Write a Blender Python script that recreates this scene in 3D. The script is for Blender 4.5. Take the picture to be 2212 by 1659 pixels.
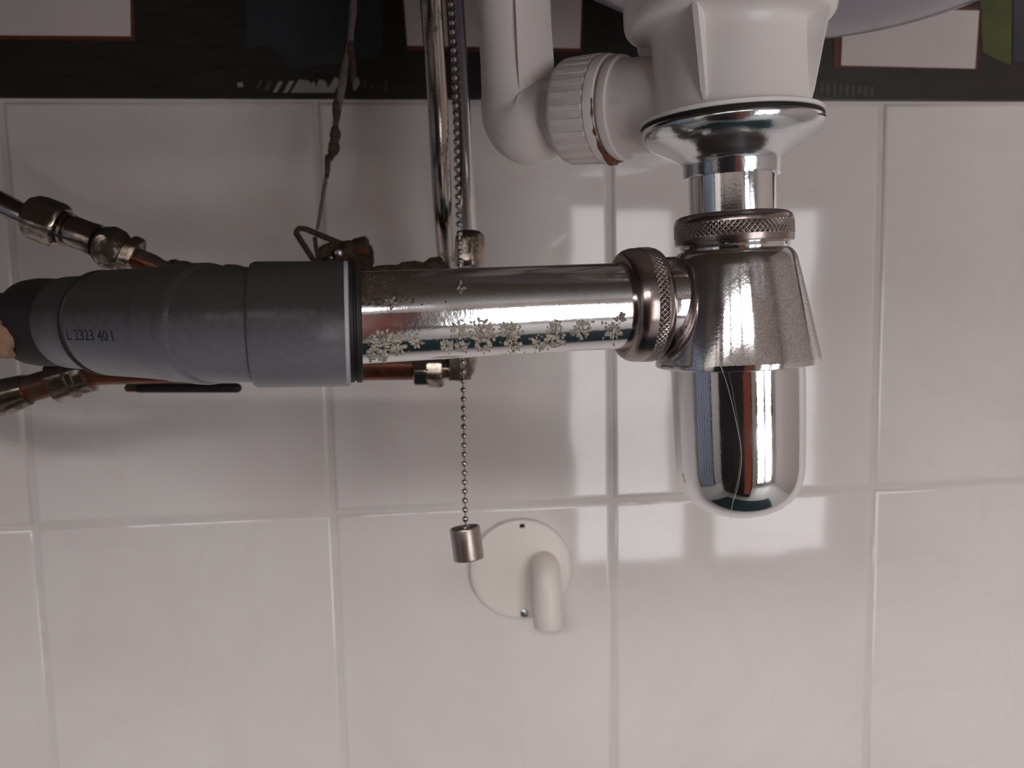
import bpy, bmesh, math, random
from mathutils import Vector, Matrix, noise
random.seed(7)
sc = bpy.context.scene
for o in list(bpy.data.objects): bpy.data.objects.remove(o)
COL = sc.collection

# ------------------------------------------------------------------ camera
F = 1790.0
CAM = Vector((.269, -.5815, .1493))
YAW, PITCH, ROLL = (math.radians(a) for a in (5.83, -6.03, -1.19))
FW = Vector((math.sin(YAW)*math.cos(PITCH), math.cos(YAW)*math.cos(PITCH), math.sin(PITCH)))
_rt = Vector((math.cos(YAW), -math.sin(YAW), 0)); _up = _rt.cross(FW)
RT = math.cos(ROLL)*_rt + math.sin(ROLL)*_up
UP = -math.sin(ROLL)*_rt + math.cos(ROLL)*_up
cd = bpy.data.cameras.new('camera'); co = bpy.data.objects.new('camera', cd); COL.objects.link(co)
cd.sensor_width = 36; cd.lens = F/2212*36; cd.clip_start = .01
M = Matrix((RT, UP, -FW)).transposed().to_4x4(); M.translation = CAM; co.matrix_world = M
cd.dof.use_dof = True; cd.dof.focus_distance = .30; cd.dof.aperture_fstop = 17
sc.camera = co

# ------------------------------------------------------------------ light
w = bpy.data.worlds.new('World'); sc.world = w; w.use_nodes = True
w.node_tree.nodes['Background'].inputs[0].default_value = (.75, .85, 1, 1)
w.node_tree.nodes['Background'].inputs[1].default_value = .6
def area(name, loc, rot, sx, sy, power, col):
    l = bpy.data.lights.new(name, 'AREA'); l.shape = 'RECTANGLE'; l.size = sx; l.size_y = sy; l.energy = power; l.color = col
    o = bpy.data.objects.new(name, l); COL.objects.link(o); o.location = loc; o.rotation_euler = rot; return o
# daylight outside the window behind the photographer
WX0, WX1, WZ0, WZ1, YF = .60, 1.50, -.68, .44, -1.65
HX0, HX1, HZ0, HZ1 = -.90, .56, .54, 1.25          # added high strip window, put in to light the lower wall
area('window_daylight', ((WX0+WX1)/2, YF-.22, (WZ0+WZ1)/2), (math.radians(90), 0, 0), WX1-WX0+.05, WZ1-WZ0+.2, 16, (1, .965, .965))
area('added_high_light', ((HX0+HX1)/2, YF-.22, (HZ0+HZ1)/2+.05), (math.radians(86), 0, 0), HX1-HX0, HZ1-HZ0+.3, 70, (1, .965, .965))
vs = sc.view_settings; vs.view_transform = 'Standard'; vs.look = 'None'; vs.gamma = 1; vs.use_curve_mapping = False
vs.exposure = 0.12

# ------------------------------------------------------------------ layout helpers
def P(px, py, d): return CAM + d*(FW + RT*((px-1106)/F) - UP*((py-829.5)/F))
def PY(px, py, Y):
    q = P(px, py, 1)-CAM; return CAM + q*((Y-CAM.y)/q.y)
def depth(p): return (p-CAM).dot(FW)
def px(n, p): return n*depth(p)/F          # n picture pixels at the distance of p, in metres

# ------------------------------------------------------------------ material helpers
def srgb(r, g, b):
    return tuple(((c/255)/12.92 if c/255 <= .04045 else ((c/255+.055)/1.055)**2.4) for c in (r, g, b))+(1,)
class NT:
    def __init__(s, name):
        s.m = bpy.data.materials.new(name); s.m.use_nodes = True; s.t = s.m.node_tree; s.b = s.t.nodes['Principled BSDF']
    def n(s, typ, **kw):
        o = s.t.nodes.new(typ)
        for k, v in kw.items():
            if k.startswith('i_'):
                key = k[2:]; key = int(key) if key.isdigit() else key.replace('_', ' ')
                o.inputs[key].default_value = v
            else: setattr(o, k, v)
        return o
    def l(s, a, ao, b, bi): s.t.links.new(a.outputs[ao], b.inputs[bi])
    def set(s, **kw):
        for k, v in kw.items(): s.b.inputs[k.replace('_', ' ')].default_value = v
        return s
def ramp(nt, src, out, stops):
    r = nt.n('ShaderNodeValToRGB'); nt.l(src, out, r, 0)
    e = r.color_ramp.elements
    while len(e) < len(stops): e.new(.5)
    for i, (p, c) in enumerate(stops): e[i].position = p; e[i].color = c if len(c) == 4 else (*c, 1)
    return r
def plain(name, col, rough=.5, metal=0, spec=.5, bump=0, bscale=80, var=0, vscale=30):
    t = NT(name); t.set(Base_Color=col, Roughness=rough, Metallic=metal); t.b.inputs['Specular IOR Level'].default_value = spec
    tc = t.n('ShaderNodeTexCoord')
    if var:
        nz = t.n('ShaderNodeTexNoise', i_Scale=vscale, i_Detail=5.0, i_Roughness=.65); t.l(tc, 'Object', nz, 'Vector')
        d = tuple(c*(1-var) for c in col[:3])+(1,); h = tuple(min(1, c*(1+var)) for c in col[:3])+(1,)
        r = ramp(t, nz, 'Fac', [(.3, d), (.7, h)]); t.l(r, 'Color', t.b, 'Base Color')
    if bump:
        nz = t.n('ShaderNodeTexNoise', i_Scale=bscale, i_Detail=4.0); t.l(tc, 'Object', nz, 'Vector')
        b = t.n('ShaderNodeBump', i_Strength=bump, i_Distance=.002); t.l(nz, 'Fac', b, 'Height'); t.l(b, 'Normal', t.b, 'Normal')
    return t.m
def metal(name, col, rough=.08, dust=0, dust_shade_col=srgb(104, 92, 82), scratch=.02, grime=0, grimecol=srgb(70, 55, 42), knurl=None, up0=.15, up1=.75, wave=0):
    """polished metal; dust and painted shade lie on faces that look up, grime sits in blotches"""
    t = NT(name); tc = t.n('ShaderNodeTexCoord')
    t.set(Base_Color=col, Metallic=1, Roughness=rough)
    n1 = t.n('ShaderNodeTexNoise', i_Scale=900, i_Detail=3.0); t.l(tc, 'Object', n1, 'Vector')
    n2 = t.n('ShaderNodeTexNoise', i_Scale=55, i_Detail=4.0); t.l(tc, 'Object', n2, 'Vector')
    r = t.n('ShaderNodeMapRange'); r.inputs[1].default_value = .35; r.inputs[2].default_value = .75
    r.inputs[3].default_value = rough; r.inputs[4].default_value = rough+.10; t.l(n2, 'Fac', r, 0); t.l(r, 0, t.b, 'Roughness')
    bmp = t.n('ShaderNodeBump', i_Strength=scratch, i_Distance=.001); t.l(n1, 'Fac', bmp, 'Height'); t.l(bmp, 'Normal', t.b, 'Normal')
    last = bmp
    if wave:
        n4 = t.n('ShaderNodeTexNoise', i_Scale=35, i_Detail=1.0); t.l(tc, 'Object', n4, 'Vector')
        b3 = t.n('ShaderNodeBump', i_Strength=wave, i_Distance=.003); t.l(n4, 'Fac', b3, 'Height'); t.l(last, 'Normal', b3, 'Normal'); t.l(b3, 'Normal', t.b, 'Normal'); last = b3
    if knurl:
        uv = t.n('ShaderNodeUVMap'); sp = t.n('ShaderNodeSeparateXYZ'); t.l(uv, 'UV', sp, 0)
        def wv(a, b):
            m1 = t.n('ShaderNodeMath', operation='MULTIPLY'); t.l(sp, 'X', m1, 0); m1.inputs[1].default_value = a
            m2 = t.n('ShaderNodeMath', operation='MULTIPLY'); t.l(sp, 'Y', m2, 0); m2.inputs[1].default_value = b
            m3 = t.n('ShaderNodeMath', operation='ADD'); t.l(m1, 0, m3, 0); t.l(m2, 0, m3, 1)
            m4 = t.n('ShaderNodeMath', operation='SINE'); t.l(m3, 0, m4, 0); return m4
        a, b = wv(*knurl), wv(knurl[0], -knurl[1])
        mx = t.n('ShaderNodeMath', operation='MINIMUM'); t.l(a, 0, mx, 0); t.l(b, 0, mx, 1)
        b2 = t.n('ShaderNodeBump', i_Strength=1.0, i_Distance=.0003); t.l(mx, 0, b2, 'Height'); t.l(last, 'Normal', b2, 'Normal'); t.l(b2, 'Normal', t.b, 'Normal')
    out = t.t.nodes['Material Output']; cur = t.b
    if grime:
        g = NT.n(t, 'ShaderNodeBsdfPrincipled'); g.inputs['Base Color'].default_value = grimecol; g.inputs['Roughness'].default_value = .6
        n3 = t.n('ShaderNodeTexNoise', i_Scale=70, i_Detail=6.0, i_Roughness=.7); t.l(tc, 'Object', n3, 'Vector')
        rr = ramp(t, n3, 'Fac', [(.62-grime*.35, (0, 0, 0)), (.72-grime*.2, (1, 1, 1))])
        mix = t.n('ShaderNodeMixShader'); t.l(rr, 'Color', mix, 0); t.l(cur, 0, mix, 1); t.l(g, 0, mix, 2); cur = mix
    if dust:
        g = t.n('ShaderNodeBsdfPrincipled'); g.inputs['Base Color'].default_value = dust_shade_col; g.inputs['Roughness'].default_value = .9
        geo = t.n('ShaderNodeNewGeometry'); sp = t.n('ShaderNodeSeparateXYZ'); t.l(geo, 'Normal', sp, 0)
        n3 = t.n('ShaderNodeTexNoise', i_Scale=2600, i_Detail=3.0, i_Roughness=.7); t.l(tc, 'Object', n3, 'Vector')
        mr = t.n('ShaderNodeMapRange'); t.l(sp, 'Z', mr, 0); mr.inputs[1].default_value = up0; mr.inputs[2].default_value = up1
        mr.inputs[3].default_value = -.45; mr.inputs[4].default_value = .45
        ad = t.n('ShaderNodeMath', operation='ADD'); t.l(n3, 'Fac', ad, 0); t.l(mr, 0, ad, 1)
        m2 = t.n('ShaderNodeMapRange'); t.l(ad, 0, m2, 0); m2.inputs[1].default_value = .45; m2.inputs[2].default_value = .62; m2.inputs[4].default_value = dust
        mix = t.n('ShaderNodeMixShader'); t.l(m2, 0, mix, 0); t.l(cur, 0, mix, 1); t.l(g, 0, mix, 2); cur = mix
    if cur is not t.b: t.l(cur, 0, out, 'Surface')
    return t.m
def plastic(name, col, rough=.35, dust=0, dust_shade_col=srgb(92, 80, 72), stain=None, bump=.05, up0=.2, up1=.9, spec=.5):
    t = NT(name); tc = t.n('ShaderNodeTexCoord'); t.set(Base_Color=col, Roughness=rough); t.b.inputs['Specular IOR Level'].default_value = spec
    cur = None
    if stain:
        nz = t.n('ShaderNodeTexNoise', i_Scale=45, i_Detail=5.0, i_Roughness=.65); t.l(tc, 'Object', nz, 'Vector')
        r = ramp(t, nz, 'Fac', [(.55, col), (.74, stain)]); t.l(r, 'Color', t.b, 'Base Color')
    nb = t.n('ShaderNodeTexNoise', i_Scale=160, i_Detail=3.0); t.l(tc, 'Object', nb, 'Vector')
    b = t.n('ShaderNodeBump', i_Strength=bump, i_Distance=.001); t.l(nb, 'Fac', b, 'Height'); t.l(b, 'Normal', t.b, 'Normal')
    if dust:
        g = t.n('ShaderNodeBsdfPrincipled'); g.inputs['Base Color'].default_value = dust_shade_col; g.inputs['Roughness'].default_value = .95
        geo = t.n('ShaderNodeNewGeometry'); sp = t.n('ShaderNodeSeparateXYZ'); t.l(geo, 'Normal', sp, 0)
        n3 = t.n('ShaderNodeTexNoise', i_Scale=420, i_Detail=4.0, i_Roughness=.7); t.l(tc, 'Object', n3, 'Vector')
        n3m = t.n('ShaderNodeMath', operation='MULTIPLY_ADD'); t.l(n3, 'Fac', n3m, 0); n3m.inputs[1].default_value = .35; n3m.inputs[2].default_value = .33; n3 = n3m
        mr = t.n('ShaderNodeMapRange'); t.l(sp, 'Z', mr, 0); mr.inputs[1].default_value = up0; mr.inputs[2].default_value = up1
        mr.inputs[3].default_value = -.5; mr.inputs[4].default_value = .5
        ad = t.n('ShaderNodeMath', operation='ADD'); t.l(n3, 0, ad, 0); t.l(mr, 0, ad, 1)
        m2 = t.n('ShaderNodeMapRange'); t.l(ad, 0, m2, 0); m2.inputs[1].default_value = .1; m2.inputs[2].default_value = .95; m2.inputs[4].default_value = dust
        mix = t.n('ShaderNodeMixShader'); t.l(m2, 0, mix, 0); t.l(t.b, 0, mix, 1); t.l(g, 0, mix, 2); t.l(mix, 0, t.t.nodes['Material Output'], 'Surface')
    return t.m

def tile_mat():
    t = NT('glazed_tile'); tc = t.n('ShaderNodeTexCoord'); oi = t.n('ShaderNodeObjectInfo')
    mp = t.n('ShaderNodeVectorMath', operation='MULTIPLY_ADD'); cb = t.n('ShaderNodeCombineXYZ')
    for k in range(3): t.l(oi, 'Random', cb, k)
    t.l(cb, 0, mp, 0); mp.inputs[1].default_value = (9, 7, 5); t.l(tc, 'Object', mp, 2)
    n1 = t.n('ShaderNodeTexNoise', i_Scale=7, i_Detail=4.0, i_Roughness=.6, i_Distortion=.6); t.l(mp, 0, n1, 'Vector')
    base = ramp(t, n1, 'Fac', [(.3, srgb(226, 217, 214)), (.7, srgb(234, 228, 224))])
    n2 = t.n('ShaderNodeTexNoise', i_Scale=5.5, i_Detail=3.0, i_Distortion=1.6); t.l(mp, 0, n2, 'Vector')
    v = ramp(t, n2, 'Fac', [(.47, (0, 0, 0)), (.5, (.11, .11, .11)), (.535, (0, 0, 0))])
    mx = t.n('ShaderNodeMix', data_type='RGBA'); t.l(v, 'Color', mx, 'Factor'); t.l(base, 'Color', mx, 'A'); mx.inputs['B'].default_value = srgb(216, 197, 176)
    t.l(mx, 'Result', t.b, 'Base Color')
    t.set(Roughness=.055); t.b.inputs['Specular IOR Level'].default_value = .62
    n3 = t.n('ShaderNodeTexNoise', i_Scale=16, i_Detail=1.0); t.l(mp, 0, n3, 'Vector')
    b = t.n('ShaderNodeBump', i_Strength=.06, i_Distance=.004); t.l(n3, 'Fac', b, 'Height'); t.l(b, 'Normal', t.b, 'Normal')
    return t.m
def wood_mat(name, a, b, scale=30, rough=.6):
    t = NT(name); tc = t.n('ShaderNodeTexCoord'); mp = t.n('ShaderNodeMapping'); mp.inputs['Scale'].default_value = (1.2, 1, 14)
    t.l(tc, 'Object', mp, 'Vector'); nz = t.n('ShaderNodeTexNoise', i_Scale=scale, i_Detail=6.0, i_Roughness=.7, i_Distortion=.5); t.l(mp, 0, nz, 'Vector')
    r = ramp(t, nz, 'Fac', [(.3, a), (.72, b)]); t.l(r, 'Color', t.b, 'Base Color'); t.set(Roughness=rough)
    return t.m

MT = {}
MT['tile'] = tile_mat()
MT['grout'] = plain('grout', srgb(218, 209, 205), .8, bump=.3, bscale=400, var=.06)
MT['paint'] = plain('wall_paint', srgb(205, 196, 190), .85)
MT['paint_right'] = plain('taupe_wall_paint', srgb(176, 167, 162), .85)
MT['ceil'] = plain('ceiling_paint', srgb(225, 220, 215), .9)
MT['floor'] = plain('pale_floor', srgb(206, 206, 204), .35, var=.04, vscale=6)
MT['mat'] = plain('added_mat_pile', srgb(44, 66, 72), .95, bump=.8, bscale=500, var=.2, vscale=60)
MT['band'] = wood_mat('dark_band_print', srgb(17, 14, 13), srgb(46, 38, 35), 22, .4)
MT['inset'] = plain('pale_inset_glaze', srgb(206, 195, 192), .35, var=.03)
MT['inset_grey'] = plain('slate_inset_glaze', srgb(44, 46, 51), .45, var=.3, vscale=40)
MT['inset_green'] = plain('olive_inset_glaze', srgb(70, 76, 34), .4, var=.25, vscale=50)
MT['inset_edge'] = plain('rust_inset_edge', srgb(86, 38, 28), .5, var=.3, vscale=60)
MT['print'] = plain('pale_print', srgb(150, 142, 144), .5, var=.15, vscale=120)
MT['print_dim'] = plain('dim_print', srgb(74, 66, 66), .5, var=.15, vscale=120)
MT['chrome'] = metal('chrome', (.86, .86, .87, 1), .045, scratch=.015)
MT['chrome_dusty_shaded'] = metal('dusty_shaded_chrome', (.80, .79, .79, 1), .07, dust=.62, scratch=.02, up0=-.25, up1=.6, dust_shade_col=srgb(74, 60, 51))  # real dust, thickened to paint a dark reflection on the cone
MT['chrome_pipe'] = metal('dusty_pipe_chrome', (.80, .79, .79, 1), .09, dust=.62, scratch=.03, up0=-.1, up1=.9, dust_shade_col=srgb(78, 66, 58))
MT['nut'] = metal('tarnished_nut', (.36, .30, .285, 1), .2, dust=.85, scratch=.03, up0=.1, up1=.9, dust_shade_col=srgb(80, 64, 58))
MT['nut_knurl'] = metal('knurled_nut', (.40, .34, .32, 1), .22, dust=.4, scratch=.02, knurl=(2*math.pi*70, 2*math.pi*480), up0=.3, up1=1.1)
MT['flange'] = metal('worn_chrome', (.72, .74, .77, 1), .13, scratch=.05, dust=.25, up0=.1, wave=.05)
MT['white'] = plastic('white_plastic', srgb(245, 239, 236), .3)
MT['white_stain'] = plastic('stained_white_plastic', srgb(236, 228, 224), .34, dust=.5, dust_shade_col=srgb(128, 108, 98), stain=srgb(212, 196, 186), up0=.4, up1=1.2)
MT['rust'] = plastic('rust_stain', srgb(112, 62, 32), .6, stain=srgb(60, 32, 18), bump=.4)
MT['grey'] = plastic('grey_plastic_dust_shade', srgb(116, 116, 124), .28, dust=.95, dust_shade_col=srgb(44, 38, 36), up0=-.85, up1=.35)  # dust on top, spread down the front to paint the pipe's shade
MT['grey_rim'] = plastic('grey_pipe_rim', srgb(176, 172, 176), .5)
MT['ink'] = plain('black_ink', srgb(20, 22, 24), .6)
MT['rubber'] = plastic('black_rubber', srgb(22, 19, 19), .6, dust=.3, up0=.4, up1=1.3)
MT['peach'] = plain('peach_filler', srgb(158, 122, 98), .8, bump=.5, bscale=150, var=.3, vscale=120)
MT['copper'] = metal('copper', (.24, .075, .042, 1), .32, dust=.9, up0=-.3, up1=.5, grime=.4, dust_shade_col=srgb(76, 62, 54))
MT['nickel'] = metal('tarnished_nickel', (.50, .42, .35, 1), .16, dust=.95, up0=-.15, up1=.6, grime=.5, dust_shade_col=srgb(62, 51, 44))
MT['tube'] = metal('dull_chrome_tube', (.46, .40, .37, 1), .12, scratch=.04, grime=.15)
MT['bead'] = metal('bead_steel', (.52, .48, .47, 1), .2)
MT['weight'] = metal('brushed_weight', (.44, .37, .335, 1), .3, scratch=.1)
MT['weight_in'] = plain('weight_inside', srgb(40, 44, 48), .4)
MT['dust'] = plain('dust_lint', srgb(92, 77, 66), 1, bump=1, bscale=700, var=.35, vscale=350, spec=0)
MT['cord'] = plain('dusty_cord', srgb(128, 116, 112), .95, bump=.8, bscale=900, var=.3, vscale=300, spec=.1)
MT['scale'] = plain('limescale', srgb(188, 178, 164), .9, bump=.8, bscale=900, var=.3, vscale=500, spec=.1)
MT['scale_haze'] = plain('limescale_haze', srgb(150, 142, 134), .9, bump=.6, bscale=1200, var=.25, vscale=900, spec=.1)
MT['cream'] = plastic('cream_plastic', srgb(238, 227, 219), .38)
MT['dark'] = plain('dark_hole', srgb(22, 16, 14), .9)
MT['steel'] = metal('screw_steel', (.62, .64, .64, 1), .25)
MT['ceramic'] = plastic('sink_ceramic', srgb(150, 142, 156), .16)
MT['frame'] = plain('dark_window_frame', srgb(38, 30, 28), .45)
MT['stand_in'] = wood_mat('stand_in_wood', srgb(30, 24, 28), srgb(58, 46, 44), 5, .35)
MT['salmon'] = plain('salmon_tint_cloth', srgb(196, 112, 92), .95, bump=.5, bscale=300)
MT['blue'] = plain('added_curtain_blue', srgb(176, 188, 208), .8, var=.08, vscale=8)
MT['overhead'] = wood_mat('added_board_wood', srgb(52, 38, 30), srgb(92, 70, 54), 6, .45)
MT['hair'] = plain('pale_hair', srgb(206, 198, 190), .5)
def pane_mat():
    t = NT('window_glass'); tr = t.n('ShaderNodeBsdfTransparent'); gl = t.n('ShaderNodeBsdfGlossy'); gl.inputs['Roughness'].default_value = .02
    mx = t.n('ShaderNodeMixShader'); mx.inputs[0].default_value = .05; t.l(tr, 0, mx, 1); t.l(gl, 0, mx, 2); t.l(mx, 0, t.t.nodes['Material Output'], 'Surface'); return t.m
MT['pane'] = pane_mat()
def blind_mat():
    t = NT('roller_blind_fabric'); tr = t.n('ShaderNodeBsdfTranslucent'); tr.inputs[0].default_value = srgb(214, 206, 200)
    df = t.n('ShaderNodeBsdfDiffuse'); df.inputs[0].default_value = srgb(214, 206, 200)
    mx = t.n('ShaderNodeMixShader'); mx.inputs[0].default_value = .5; t.l(tr, 0, mx, 1); t.l(df, 0, mx, 2); t.l(mx, 0, t.t.nodes['Material Output'], 'Surface'); return t.m
MT['blind'] = blind_mat()

# ------------------------------------------------------------------ object helpers
def empty(name, loc):
    o = bpy.data.objects.new(name, None); COL.objects.link(o); o.location = loc; o.empty_display_size = .01; return o
def tag(o, label=None, cat=None, group=None, kind=None):
    if label: o['label'] = label
    if cat: o['category'] = cat
    if group: o['group'] = group
    if kind: o['kind'] = kind
    return o
def thing(name, loc, label, cat, group=None): return tag(empty(name, loc), label, cat, group)
def wloc(o):
    v = Vector((0, 0, 0))
    while o: v += o.location; o = o.parent
    return v
def finish(name, bm, mat, parent=None, smooth=True, angle=38, origin=None):
    """bmesh in world coordinates -> one mesh object whose origin is its parent's"""
    base = wloc(parent) if parent else (Vector(origin) if origin is not None else Vector((0, 0, 0)))
    bmesh.ops.recalc_face_normals(bm, faces=bm.faces)
    if smooth:
        ca = math.radians(angle)
        for f in bm.faces: f.smooth = True
        for e in bm.edges:
            if len(e.link_faces) == 2 and e.calc_face_angle(0) > ca: e.smooth = False
    bmesh.ops.translate(bm, verts=bm.verts, vec=-base)
    me = bpy.data.meshes.new(name); bm.to_mesh(me); bm.free()
    me.materials.append(MT[mat] if isinstance(mat, str) else mat)
    o = bpy.data.objects.new(name, me); COL.objects.link(o)
    if parent: o.parent = parent
    elif origin is not None: o.location = base
    return o
def frame_for(ax, hint=None):
    ax = ax.normalized(); h = hint or (Vector((0, 0, 1)) if abs(ax.z) < .9 else Vector((1, 0, 0)))
    u = (h-ax*h.dot(ax)).normalized(); return u, ax.cross(u)
def lathe(A, ax, prof, seg=64, bm=None, cap0=True, cap1=True, hint=None, fn=None):
    """prof: (distance along ax, radius); UV u around, v along in metres"""
    bm = bm or bmesh.new(); uvl = bm.loops.layers.uv.verify(); ax = ax.normalized(); u, v = frame_for(ax, hint)
    rings = []; vv = [0]
    for k in range(1, len(prof)): vv.append(vv[-1]+math.hypot(prof[k][0]-prof[k-1][0], prof[k][1]-prof[k-1][1]))
    for h, r in prof:
        c = A+ax*h
        if r <= 1e-7: rings.append([bm.verts.new(c)])
        else:
            rg = []
            for i in range(seg):
                a = 2*math.pi*i/seg; q = fn(r, a, h) if fn else r
                rg.append(bm.verts.new(c+u*math.cos(a)*q+v*math.sin(a)*q))
            rings.append(rg)
    for k in range(len(rings)-1):
        a, b = rings[k], rings[k+1]
        for i in range(seg):
            j = (i+1) % seg
            if len(a) == 1 and len(b) == 1: continue
            if len(a) == 1: f = bm.faces.new((a[0], b[j], b[i])); us = [(i+.5)/seg, (i+1)/seg, i/seg]; ws = [vv[k], vv[k+1], vv[k+1]]
            elif len(b) == 1: f = bm.faces.new((a[i], a[j], b[0])); us = [i/seg, (i+1)/seg, (i+.5)/seg]; ws = [vv[k], vv[k], vv[k+1]]
            else: f = bm.faces.new((a[i], a[j], b[j], b[i])); us = [i/seg, (i+1)/seg, (i+1)/seg, i/seg]; ws = [vv[k], vv[k], vv[k+1], vv[k+1]]
            for lp, x, y in zip(f.loops, us, ws): lp[uvl].uv = (x, y)
    if cap0 and len(rings[0]) > 1: bm.faces.new(rings[0][::-1])
    if cap1 and len(rings[-1]) > 1: bm.faces.new(rings[-1])
    return bm
def sweep(pts, rads, seg=24, bm=None, caps=True, fn=None):
    bm = bm or bmesh.new(); pts = [Vector(p) for p in pts]
    if not hasattr(rads, '__len__'): rads = [rads]*len(pts)
    tang = [(pts[min(i+1, len(pts)-1)]-pts[max(i-1, 0)]).normalized() for i in range(len(pts))]
    u, v = frame_for(tang[0]); rings = []
    for i, p in enumerate(pts):
        if i:
            q = tang[i-1].rotation_difference(tang[i]); u = q @ u
        t = tang[i]; u = (u-t*u.dot(t)).normalized(); v = t.cross(u); rg = []
        for k in range(seg):
            a = 2*math.pi*k/seg; r = rads[i]
            if fn: r = fn(r, a, i)
            rg.append(bm.verts.new(p+u*math.cos(a)*r+v*math.sin(a)*r))
        rings.append(rg)
    for a, b in zip(rings, rings[1:]):
        for k in range(seg): bm.faces.new((a[k], a[(k+1) % seg], b[(k+1) % seg], b[k]))
    if caps: bm.faces.new(rings[0][::-1]); bm.faces.new(rings[-1])
    return bm
def smoothpath(pts, n=8):
    """Catmull-Rom through points (with optional trailing radius)"""
    pts = [tuple(p) for p in pts]; out = []
    q = [pts[0]]+pts+[pts[-1]]
    for i in range(1, len(q)-2):
        for k in range(n):
            t = k/n
            out.append(tuple(.5*(2*b+(c-a)*t+(2*a-5*b+4*c-d)*t*t+(-a+3*b-3*c+d)*t**3) for a, b, c, d in zip(q[i-1], q[i], q[i+1], q[i+2])))
    out.append(pts[-1]); return out
def pathr(l, n=8):
    s = smoothpath([(*p, r) for p, r in l], n); return [Vector(a[:3]) for a in s], [a[3] for a in s]
def box(x0, x1, y0, y1, z0, z1, bm=None, bev=0):
    bm = bm or bmesh.new()
    g = bmesh.ops.create_cube(bm, size=1)['verts']
    for v in g: v.co = Vector(((x0+x1)/2+v.co.x*(x1-x0), (y0+y1)/2+v.co.y*(y1-y0), (z0+z1)/2+v.co.z*(z1-z0)))
    if bev:
        es = list({e for v in g for e in v.link_edges}); bmesh.ops.bevel(bm, geom=es, offset=bev, segments=2, affect='EDGES', profile=.6)
    return bm
def hexnut(A, ax, ln, r, sides=6, ch=.12, rot=0, bm=None):
    """hexagonal nut with chamfered corners; r = radius over the corners"""
    u, v = frame_for(ax)
    def fn(rr, a, h):
        s = 2*math.pi/sides; b = ((a+rot) % s)-s/2
        flat = r*math.cos(math.pi/sides)/math.cos(b); return min(rr, flat)
    c = ln*ch; ri = r*.86
    return lathe(A, ax, [(0, ri*.93), (c*.6, ri+(r-ri)*.5), (c*1.6, r), (ln-c*1.6, r), (ln-c*.6, ri+(r-ri)*.5), (ln, ri*.93)], 48, bm, fn=fn)
def roughen(bm, amp, freq, seed=0):
    for v in bm.verts: v.co += v.normal*0
    bm.normal_update()
    for v in bm.verts:
        n = noise.noise(v.co*freq+Vector((seed, seed*2, 0)))+.5*noise.noise(v.co*freq*2.7+Vector((seed, 3, seed)))
        v.co += v.normal*n*amp
    return bm

# ================================================================== THE SETTING
X0, X1, ZB, ZT = -.95, 1.62, -.75, 1.45
JZ = .2828                                   # top of the second tile row
wall = tag(finish('wall_back', box(X0, X1, .0013, .10, ZB, ZT), 'grout', smooth=False), 'white glazed tile wall with pale grout and tan veins', None, None, 'structure')
tm = {}
def tile_mesh(w, h):
    key = (round(w, 4), round(h, 4))
    if key not in tm:
        bm = bmesh.new(); box(-w/2, w/2, 0, .008, -h/2, h/2, bm)
        es = [e for e in bm.edges if all(abs(v.co.y) < 1e-6 for v in e.verts)]
        bmesh.ops.bevel(bm, geom=es, offset=.0032, segments=4, affect='EDGES', profile=.5)
        for f in bm.faces: f.smooth = abs(f.normal.y) < .999
        me = bpy.data.meshes.new('tile'); bm.to_mesh(me); bm.free(); me.materials.append(MT['tile']); tm[key] = me
    return tm[key]
GAP = .0027
rows = [(0, JZ), (-JZ, 0), (-2*JZ, -JZ), (ZB, -2*JZ), (JZ+.095, 2*JZ+.095), (2*JZ+.095, 3*JZ+.095)]
for z0, z1 in rows:
    for k in range(-4, 8):
        o = bpy.data.objects.new('tile', tile_mesh(.2-GAP, z1-z0-GAP)); COL.objects.link(o); o.parent = wall
        o.location = (.2*k+.1, random.uniform(-.0002, .0002), (z0+z1)/2)
        o.rotation_euler = (math.radians(random.uniform(-.3, .3)), 0, math.radians(random.uniform(-.3, .3)))
# patterned border course
border = tag(finish('trim_1', box(X0, X1, -.0006, .006, JZ+.0005, JZ+.0935, bev=.001), 'band', smooth=False), 'dark wood-look border course with pale and slate insets above the tiles', None, None, 'structure')
def WP(x, y): return PY(x, y, -.001)
def inset(pts, mat, proud, name='inset', edge=0):
    q = [WP(*p) for p in pts]
    bm = bmesh.new(); f = [bm.verts.new((a.x, -.0006-proud, a.z)) for a in q]; b = [bm.verts.new((a.x, .003, a.z)) for a in q]
    bm.faces.new(f); n = len(q)
    for i in range(n): bm.faces.new((f[i], f[(i+1) % n], b[(i+1) % n], b[i]))
    bm.faces.new(b[::-1])
    return finish(name, bm, mat, border, smooth=False)
inset([(-120, -48), (287, -46), (292, 89), (-120, 84)], 'inset_edge', .0006, 'inset_edge')
inset([(-120, -52), (281, -48), (283, 79), (-120, 76)], 'inset', .0016, 'pale_inset')
inset([(866, -30), (1262, -30), (1257, 112), (1130, 112), (878, 110)], 'inset_edge', .0006, 'inset_edge')
inset([(870, -28), (1257, -26), (1252, 105), (880, 99)], 'inset', .0016, 'pale_inset')
inset([(1802, 20), (2117, 15), (2111, 151), (1800, 146)], 'inset_edge', .0006, 'inset_edge')
inset([(1821, 18), (2113, 24), (2104, 149), (1815, 142)], 'inset', .0016, 'pale_inset')
inset([(532, -40), (825, -40), (826, 60), (822, 118), (760, 135), (690, 140), (622, 146), (610, 118), (575, 98), (534, 104)], 'inset_grey', .0004, 'slate_inset')
inset([(2116, -40), (2186, -40), (2184, 140), (2150, 128), (2122, 112)], 'inset_green', .0004, 'olive_inset')
inset([(2189, -40), (2290, -40), (2290, 136), (2189, 134)], 'inset_grey', .0004, 'slate_inset')
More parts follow.
